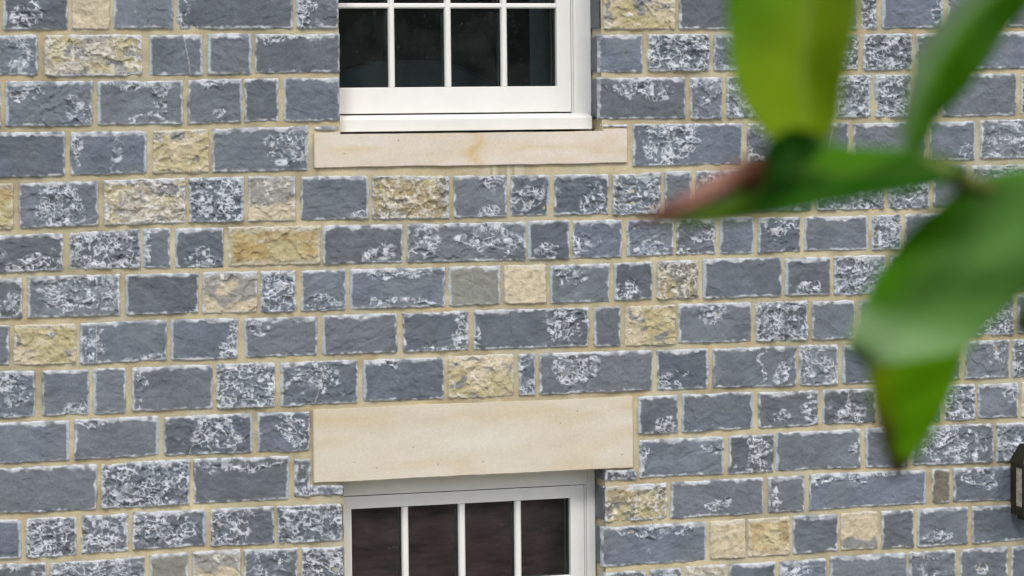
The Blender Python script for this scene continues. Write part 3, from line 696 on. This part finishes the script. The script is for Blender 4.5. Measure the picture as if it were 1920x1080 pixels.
bx2 = [(pxx(a, 1000, YS), pxx(b, 1000, YS)) for a, b in ((754.5, 766.5), (861, 873), (966.5, 978))]
lg0, lg1 = pxx(659.5, 1000, YS), pxx(1070, 1000, YS)
g1 = (pz(659, 954, YS)+pz(1070, 934.5, YS))/2
ls1 = (pz(650, 931, YS)+pz(1095, 909.5, YS))/2
w2 = window(LX0, LX1, LZ0, LZ1+.02, None, [(g1-(ph*(i+1))-bt, g1-ph*(i+1)) for i in range(3)], 0, (lg0, lg1), bx2, pxx(645, 1000, YS)-.02, pxx(1095.5, 1000, YS), LZ0+.075, ls1, LZ0+.13, g1, False)
w2['label'] = 'white painted sash window below the stone lintel, four dark panes in its top row'

# ------------------------------------------------------------------ things inside
M_CUR = noisy(mat('curtain_cloth', (.3, .34, .36), .9), 40, (.27, .31, .33), (.34, .38, .40))
def curtain(x0, x1, y, z0, z1, m, amp, nfold, name, label):
    n = 60; vs = []; fs = []
    for j in range(13):
        for i in range(n+1):
            u = i/n; t = j/12
            vs.append((x0+(x1-x0)*u, y+amp*math.sin(u*nfold*6.28+.6*math.sin(t*2))*(1-.3*t), z1-(z1-z0)*t))
    for j in range(12):
        for i in range(n): fs.append((j*(n+1)+i, j*(n+1)+i+1, (j+1)*(n+1)+i+1, (j+1)*(n+1)+i))
    me = bpy.data.meshes.new(name); me.from_pydata(vs, [], fs); me.polygons.foreach_set('use_smooth', [True]*len(fs))
    o = link(name, me, None, m); md = o.modifiers.new('thick', 'SOLIDIFY'); md.thickness = .003
    return tag(o, label, 'curtain')
cx0 = pxx(1000, 90, .32)
curtain(cx0, cx0+.26, .36, szm-.3, UZ1-.05, M_CUR, .02, 3.3, 'curtain', 'pale blue-grey curtain hanging behind the right pane of the upper window')
# cloth sheet added behind the lower panes, imitating their streaky roof reflection
M_BL = noisy(mat('reflection_blind_cloth', (.05, .025, .028), .8), 5, (.11, .035, .06), (.46, .22, .25), .8, .01, stretch=(1, 1, 4), bscale=12)
n = 50; vs = []; fs = []; bx0, bx1 = LX0-.05, LX1+.1
for j in range(61):
    for i in range(n+1):
        t = j/60; x = bx0+(bx1-bx0)*i/n
        z = LZ1-.02-1.38*t; vs.append((x, .30+.012*math.sin(t*40+.5*math.sin(x*5))+.008*float(vn(np.array(x*8), np.array(z*20), 3)), z))
for j in range(60):
    for i in range(n): fs.append((j*(n+1)+i, j*(n+1)+i+1, (j+1)*(n+1)+i+1, (j+1)*(n+1)+i))
me = bpy.data.meshes.new('reflection_blind'); me.from_pydata(vs, [], fs); me.polygons.foreach_set('use_smooth', [True]*len(fs))
o = link('reflection_blind', me, None, M_BL); md = o.modifiers.new('t', 'SOLIDIFY'); md.thickness = .004
tag(o, 'dark maroon cloth sheet imitating a reflection in the lower window panes', 'blind')
# rounded chair back dimly seen through the upper window
ax = pxx(760, 130, 1.1)
arm = empty('armchair', (ax, 1.2, szb-.55)); tag(arm, 'dim grey armchair with a rounded back inside behind the upper window', 'armchair')
M_CH = mat('grey_upholstery', (.13, .17, .20), .9)
zt = pz(780, 112, 1.0)
bm = bmesh.new()
prof = [(-.42+.84*i/24, zt-.16*(abs(i-12)/12)**3) for i in range(25)]
def loft(nm, yy0, yy1, zlow, scale=1):
    t = bmesh.new(); rows_ = []
    for yy, ins in ((yy0, .03), (yy0+.03, 0), (yy1-.03, 0), (yy1, .03)):
        rows_.append([t.verts.new((ax+x*(1-ins), yy, z-ins)) for x, z in prof]+[t.verts.new((ax+.42*(1-ins), yy, zlow)), t.verts.new((ax-.42*(1-ins), yy, zlow))])
    for a, b in zip(rows_, rows_[1:]):
        for i in range(len(a)): t.faces.new([a[i], a[(i+1) % len(a)], b[(i+1) % len(a)], b[i]])
    t.faces.new(rows_[0]); t.faces.new(rows_[-1][::-1]); bmesh.ops.recalc_face_normals(t, faces=t.faces)
    m_ = MB(); m_.add(t, 0, True); m_.build(nm, M_CH, arm)
loft('backrest', 1.0, 1.18, zt-.75)
m_ = MB(); m_.box(ax-.36, ax+.36, 1.19, 1.75, zt-.62, zt-.42, .04, 3); m_.build('seat', M_CH, arm)
for s in (-1, 1):
    m_ = MB(); m_.box(ax+s*.43-.07, ax+s*.43+.07, 1.19, 1.72, zt-.68, zt-.28, .04, 3); m_.build('armrest', M_CH, arm)
    for yy in (1.06, 1.66):
        m_ = MB(); m_.tube([(ax+s*.36, yy, zt-.64), (ax+s*.37, yy, zt-.84)], [.025, .015]); m_.build('leg', M_CH, arm)

# ------------------------------------------------------------------ wall lantern at the right edge
YL0, YL1 = -.15, -.035
M_BR = noisy(mat('aged_bronze', (.03, .025, .012), .5, .5), 30, (.016, .015, .009), (.045, .036, .012), .3, .001)
M_BR.node_tree.nodes['Principled BSDF'].inputs['Metallic'].default_value = .5
M_LG = noisy(mat('lantern_glass', (.32, .27, .2), .12, .6), 25, (.26, .22, .17), (.60, .54, .44), stretch=(1, 1, 2))  # tan mottling puts reflections into the pane colour
lxa = pxx(1918.5, 910, YL0); lwid = .125
lz_t = pz(1900, 871, -.09); lz_b = pz(1900, 966, -.09)
lan = empty('wall_lantern', (lxa+lwid/2, (YL0+YL1)/2, lz_b)); tag(lan, 'small dark bronze glazed lantern fixed to the stone wall at the right edge', 'lantern')
m_ = MB(); t = .014; xa, xb = lxa, lxa+lwid
m_.box(xa, xb, YL0, YL1, lz_b, lz_b+.036, .003)
m_.box(xa+.02, xb-.02, YL0+.02, YL1-.02, lz_b-.02, lz_b-.0005, .004)
m_.box(xa, xb, YL0, YL1, lz_t-.012, lz_t, .002)
for x in (xa, xb-t):
    for y in (YL0, YL1-t*3.2):
        m_.box(x, x+t, y, y+(t if y == YL0 else t*3.2), lz_b+.0365, lz_t-.0125, .002)
m_.build('body', M_BR, lan)
m_ = MB(); c = bmesh.new(); ov = .004; tz = pz(1911, 834, -.09)
lo = [c.verts.new(p) for p in ((xa-ov, YL0-ov, lz_t+.001), (xb+ov, YL0-ov, lz_t+.001), (xb+ov, YL1+ov, lz_t+.001), (xa-ov, YL1+ov, lz_t+.001))]
lo2 = [c.verts.new(v.co+Vector((0, 0, .006))) for v in lo]
i_ = .034
hi = [c.verts.new(p) for p in ((xa+i_, YL0+i_, tz), (xb-i_, YL0+i_, tz), (xb-i_, YL1-i_+.02, tz), (xa+i_, YL1-i_+.02, tz))]
for A_, B2 in ((lo, lo2), (lo2, hi)):
    for i in range(4): c.faces.new([A_[i], A_[(i+1) % 4], B2[(i+1) % 4], B2[i]])
c.faces.new(lo[::-1]); c.faces.new(hi); bmesh.ops.recalc_face_normals(c, faces=c.faces); m_.add(c)
m_.build('roof', M_BR, lan)
m_ = MB()
m_.box(xa+.004, xa+.007, YL0+t, YL1-t*3.2, lz_b+.037, lz_t-.013); m_.box(xb-.007, xb-.004, YL0+t, YL1-t*3.2, lz_b+.037, lz_t-.013)
m_.box(xa+t, xb-t, YL0+.004, YL0+.007, lz_b+.037, lz_t-.013)
m_.build('glass', M_LG, lan)
m_ = MB(); m_.box(xa+.03, xb-.03, YL1+.001, -.004, lz_b+.02, lz_t-.03, .003); m_.build('bracket', M_BR, lan)

# ------------------------------------------------------------------ leafy branch close to the camera
def leaf_mat(name, trans, rough=.5, spec=.08):
    m = bpy.data.materials.new(name); m.use_nodes = True; t = m.node_tree
    b = t.nodes['Principled BSDF']; b.inputs['Roughness'].default_value = rough; b.inputs['Specular IOR Level'].default_value = spec
    a = N(m, 'ShaderNodeAttribute', attribute_name='leaf')
    tc = N(m, 'ShaderNodeTexCoord'); n = N(m, 'ShaderNodeTexNoise', Scale=60., Detail=5.); L(m, tc.outputs['Object'], n.inputs['Vector'])
    mr = N(m, 'ShaderNodeMapRange'); mr.inputs['To Min'].default_value = .8; mr.inputs['To Max'].default_value = 1.2; L(m, n.outputs[0], mr.inputs[0])
    vm = N(m, 'ShaderNodeVectorMath', operation='MULTIPLY'); L(m, a.outputs['Color'], vm.inputs[0]); L(m, mr.outputs[0], vm.inputs[1])
    L(m, vm.outputs[0], b.inputs['Base Color'])
    tr = N(m, 'ShaderNodeBsdfTranslucent'); L(m, vm.outputs[0], tr.inputs[0])
    mx = N(m, 'ShaderNodeMixShader'); mx.inputs[0].default_value = trans
    L(m, b.outputs[0], mx.inputs[1]); L(m, tr.outputs[0], mx.inputs[2]); L(m, mx.outputs[0], t.nodes['Material Output'].inputs[0])
    return m
M_LEAF = leaf_mat('leaf_green', .3); M_GLOSSY = leaf_mat('glossy_leaf_green', .2, .35, .35)
branch = empty('leafy_branch', tuple(Q(1840., 345., 1.32)))
tag(branch, 'out of focus green leafy branch hanging close to the camera in front of the wall', 'branch')
def resample(pts, n):
    p = np.array(pts, float); s = np.concatenate([[0], np.cumsum(np.hypot(*(p[1:]-p[:-1]).T))]); t = np.linspace(0, s[-1], n)
    return np.stack([np.interp(t, s, p[:, 0]), np.interp(t, s, p[:, 1])], 1)
def leaf(ea, eb, depth, colf, rib=.5, fold=.008, n=40, m=18, name='leaf', label=None, wav=.002, lm=None, vs_=1.):
    a = resample(ea, n+1); b = resample(eb, n+1); k = np.array([.25, .5, .25])
    for q in (a, b):
        for it in range(1): q[1:-1] = q[:-2]*.25+q[1:-1]*.5+q[2:]*.25
    u = np.linspace(0, 1, m+1); s = np.linspace(0, 1, n+1)
    px = a[:, 0][:, None]*(1-u)+b[:, 0][:, None]*u; py = a[:, 1][:, None]*(1-u)+b[:, 1][:, None]*u
    U, S_ = np.meshgrid(u, s)
    wdt = (np.hypot(*(a-b).T)/250)[:, None]
    d = depth(S_, U)+fold*wdt*(1-np.abs(U-rib)/np.where(U < rib, rib, 1-rib))+wav*np.sin(S_*17+U*5)
    co = Q(px.ravel(), py.ravel(), d.ravel())
    co = co
    col = np.clip(colf(S_.ravel(), U.ravel()), 0, 1)
    vein = (1-sst(.0, .035, np.abs(U.ravel()-rib)))[:, None]*vs_
    col = col*(1-vein*.35)+np.array((.22, .28, .06))*vein*.35
    idx = np.arange((n+1)*(m+1)).reshape(n+1, m+1)
    f = np.stack([idx[:-1, :-1], idx[1:, :-1], idx[1:, 1:], idx[:-1, 1:]], -1).reshape(-1, 4)
    me = bpy.data.meshes.new(name); me.from_pydata(co.tolist(), [], f.tolist()); me.polygons.foreach_set('use_smooth', [True]*len(f))
    at = me.attributes.new('leaf', 'FLOAT_COLOR', 'POINT'); at.data.foreach_set('color', np.concatenate([col, np.ones((len(col), 1))], 1).astype(np.float32).ravel())
    o = link(name, me, branch, lm or M_LEAF); md = o.modifiers.new('thick', 'SOLIDIFY'); md.thickness = .0005
    if label: o['label'] = label
    return o
G = lambda *c: np.array(c)
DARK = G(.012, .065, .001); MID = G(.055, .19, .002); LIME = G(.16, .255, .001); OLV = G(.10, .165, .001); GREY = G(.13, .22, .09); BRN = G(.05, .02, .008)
def lerp(a, b, t): return np.atleast_2d(a)*(1-t)[:, None]+np.atleast_2d(b)*t[:, None]
# tall bright leaf; lit left half and shaded right half are in its colour
leaf([(1492,290),(1445,268),(1403,218),(1378,165),(1367,110),(1361,50),(1361,-40),(1385,-140),(1470,-240)],
     [(1500,290),(1556,262),(1574,225),(1584,150),(1597,90),(1610,30),(1613,-40),(1590,-140),(1475,-240)],
     lambda s, u: 1.30+.05*s+0*u, lambda s, u: lerp(lerp(LIME, MID, sst(.25, .75, s+.35*(.4-u))*.8), OLV, sst(.45, .95, u)), rib=.62, fold=.014, label='tall upright lime green leaf')
# dark leaf lying sideways, bright green highlights painted into its colour
leaf([(1235,421),(1300,398),(1380,370),(1422,305),(1440,262),(1480,243),(1530,262),(1600,276),(1700,280),(1770,290),(1815,312)],
     [(1235,424),(1300,425),(1400,414),(1470,402),(1530,390),(1600,377),(1680,364),(1720,358),(1770,346),(1800,332),(1815,318)],
     lambda s, u: 1.27+.03*s-.02*u, lambda s, u: lerp(lerp(OLV, G(.020, .090, .001), sst(.12, .38, s)), G(.065, .21, .002), sst(-.1, .35, np.sin(s*11+u*4)*sst(.4, .6, s))*sst(.75, .3, u)), rib=.5, fold=.012, label='dark green leaf lying sideways')
leaf([(1395,372),(1412,330),(1428,292),(1448,258),(1484,238),(1524,248)], [(1398,376),(1440,350),(1480,325),(1520,300),(1552,275),(1530,250)],
     lambda s, u: 1.255+.01*s+0*u, lambda s, u: lerp(BRN, G(.010, .055, .001), sst(.05, .35, s)), rib=.5, fold=.01, vs_=0., label='small very dark leaf behind the bud')
# narrow leaf rising to the upper right; grey colours paler underside plus sky sheen
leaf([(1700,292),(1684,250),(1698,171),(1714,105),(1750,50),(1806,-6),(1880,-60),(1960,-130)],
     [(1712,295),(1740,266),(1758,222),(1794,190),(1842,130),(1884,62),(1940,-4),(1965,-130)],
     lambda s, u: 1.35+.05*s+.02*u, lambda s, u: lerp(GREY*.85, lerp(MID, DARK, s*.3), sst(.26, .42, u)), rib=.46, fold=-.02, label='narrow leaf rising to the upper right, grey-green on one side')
# big drooping leaf; its pale lower band is a glossy sky highlight in colour
leaf([(1815,328),(1794,358),(1737,404),(1690,450),(1650,504),(1620,561),(1596,624),(1586,656)],
     [(1817,326),(1850,330),(1920,308),(2000,330),(2030,430),(1990,500),(1920,552),(1850,618),(1800,672),(1745,716),(1690,722),(1640,705),(1588,662)],
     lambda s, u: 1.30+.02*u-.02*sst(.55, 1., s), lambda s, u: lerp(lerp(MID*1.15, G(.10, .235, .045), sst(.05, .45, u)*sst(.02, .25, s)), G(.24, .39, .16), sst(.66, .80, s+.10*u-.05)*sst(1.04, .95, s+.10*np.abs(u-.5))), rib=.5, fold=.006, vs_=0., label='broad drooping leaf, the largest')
# hanging tip below it
leaf([(1624,690),(1633,756),(1646,808),(1659,856),(1672,892)], [(1812,655),(1788,733),(1759,795),(1728,845),(1700,880),(1680,900)],
     lambda s, u: 1.295+.01*s+0*u, lambda s, u: lerp(lerp(G(.15, .22, .002), G(.10, .26, .002), sst(.1, .4, u)), BRN*.8, np.clip(sst(.5, .12, u)*sst(.2, .65, s)*.9+sst(.74, .90, s), 0, 1)), rib=.35, fold=.003, wav=.0003, vs_=0., label='hanging leaf tip with a brown margin')
leaf([(1960,540),(1930,560),(1912,585),(1900,612)], [(1980,600),(1950,622),(1925,628),(1902,616)],
     lambda s, u: 1.38+0*s*u, lambda s, u: lerp(MID, OLV, s), fold=.004, label='small leaf at the right edge')
# bud, twig
def wcol(pts, rad, m, name, label=None, n=16):
    mb_ = MB(); mb_.tube(pts, rad, n); o = mb_.build(name, m, branch)
    if label: o['label'] = label
    return o
bp = [(1190,418,2.5),(1222,410,6),(1260,395,8.5),(1300,377,9.5),(1345,352,11.5),(1385,332,12.5),(1415,314,11),(1432,300,5)]
M_BUD = leaf_mat('bud_skin', .05)
bo = wcol([tuple(Q(float(a), float(b), 1.245)) for a, b, c in bp], [c*2.1*1.245/5500 for a, b, c in bp], M_BUD, 'bud', 'pinkish brown pointed bud')
vx_ = np.array([tuple(v.co) for v in bo.data.vertices]); rel = vx_-CAM; sx_ = rel@RT/(rel@FW)*FPX+960; sv_ = rel@DN/(rel@FW)*FPX+540
t_ = (sx_-1203)/(1432-1203); off = sv_-np.interp(sx_, [b_[0] for b_ in bp], [b_[1] for b_ in bp])
cb = lerp(G(.10, .03, .018), G(.36, .18, .125), sst(.10, .55, t_)); cb = lerp(cb, G(.06, .02, .008), np.clip(sst(.6, .9, t_)+sst(4, 16, off)*.75, 0, 1))
at = bo.data.attributes.new('leaf', 'FLOAT_COLOR', 'POINT'); at.data.foreach_set('color', np.concatenate([cb, np.ones((len(cb), 1))], 1).astype(np.float32).ravel())
M_TW = noisy(mat('twig_bark', (.10, .11, .03), .6), 50, (.07, .10, .01), (.17, .19, .03))
tw = [(1500,288,1.335),(1600,300,1.33),(1695,298,1.30),(1770,325,1.29),(1850,352,1.315),(1950,400,1.37),(2060,470,1.4),(2200,600,1.45)]
wcol([tuple(Q(float(a), float(b), c)) for a, b, c in tw], [.0016,.0022,.0045,.0052,.0045,.004,.004,.0045], M_TW, 'twig')
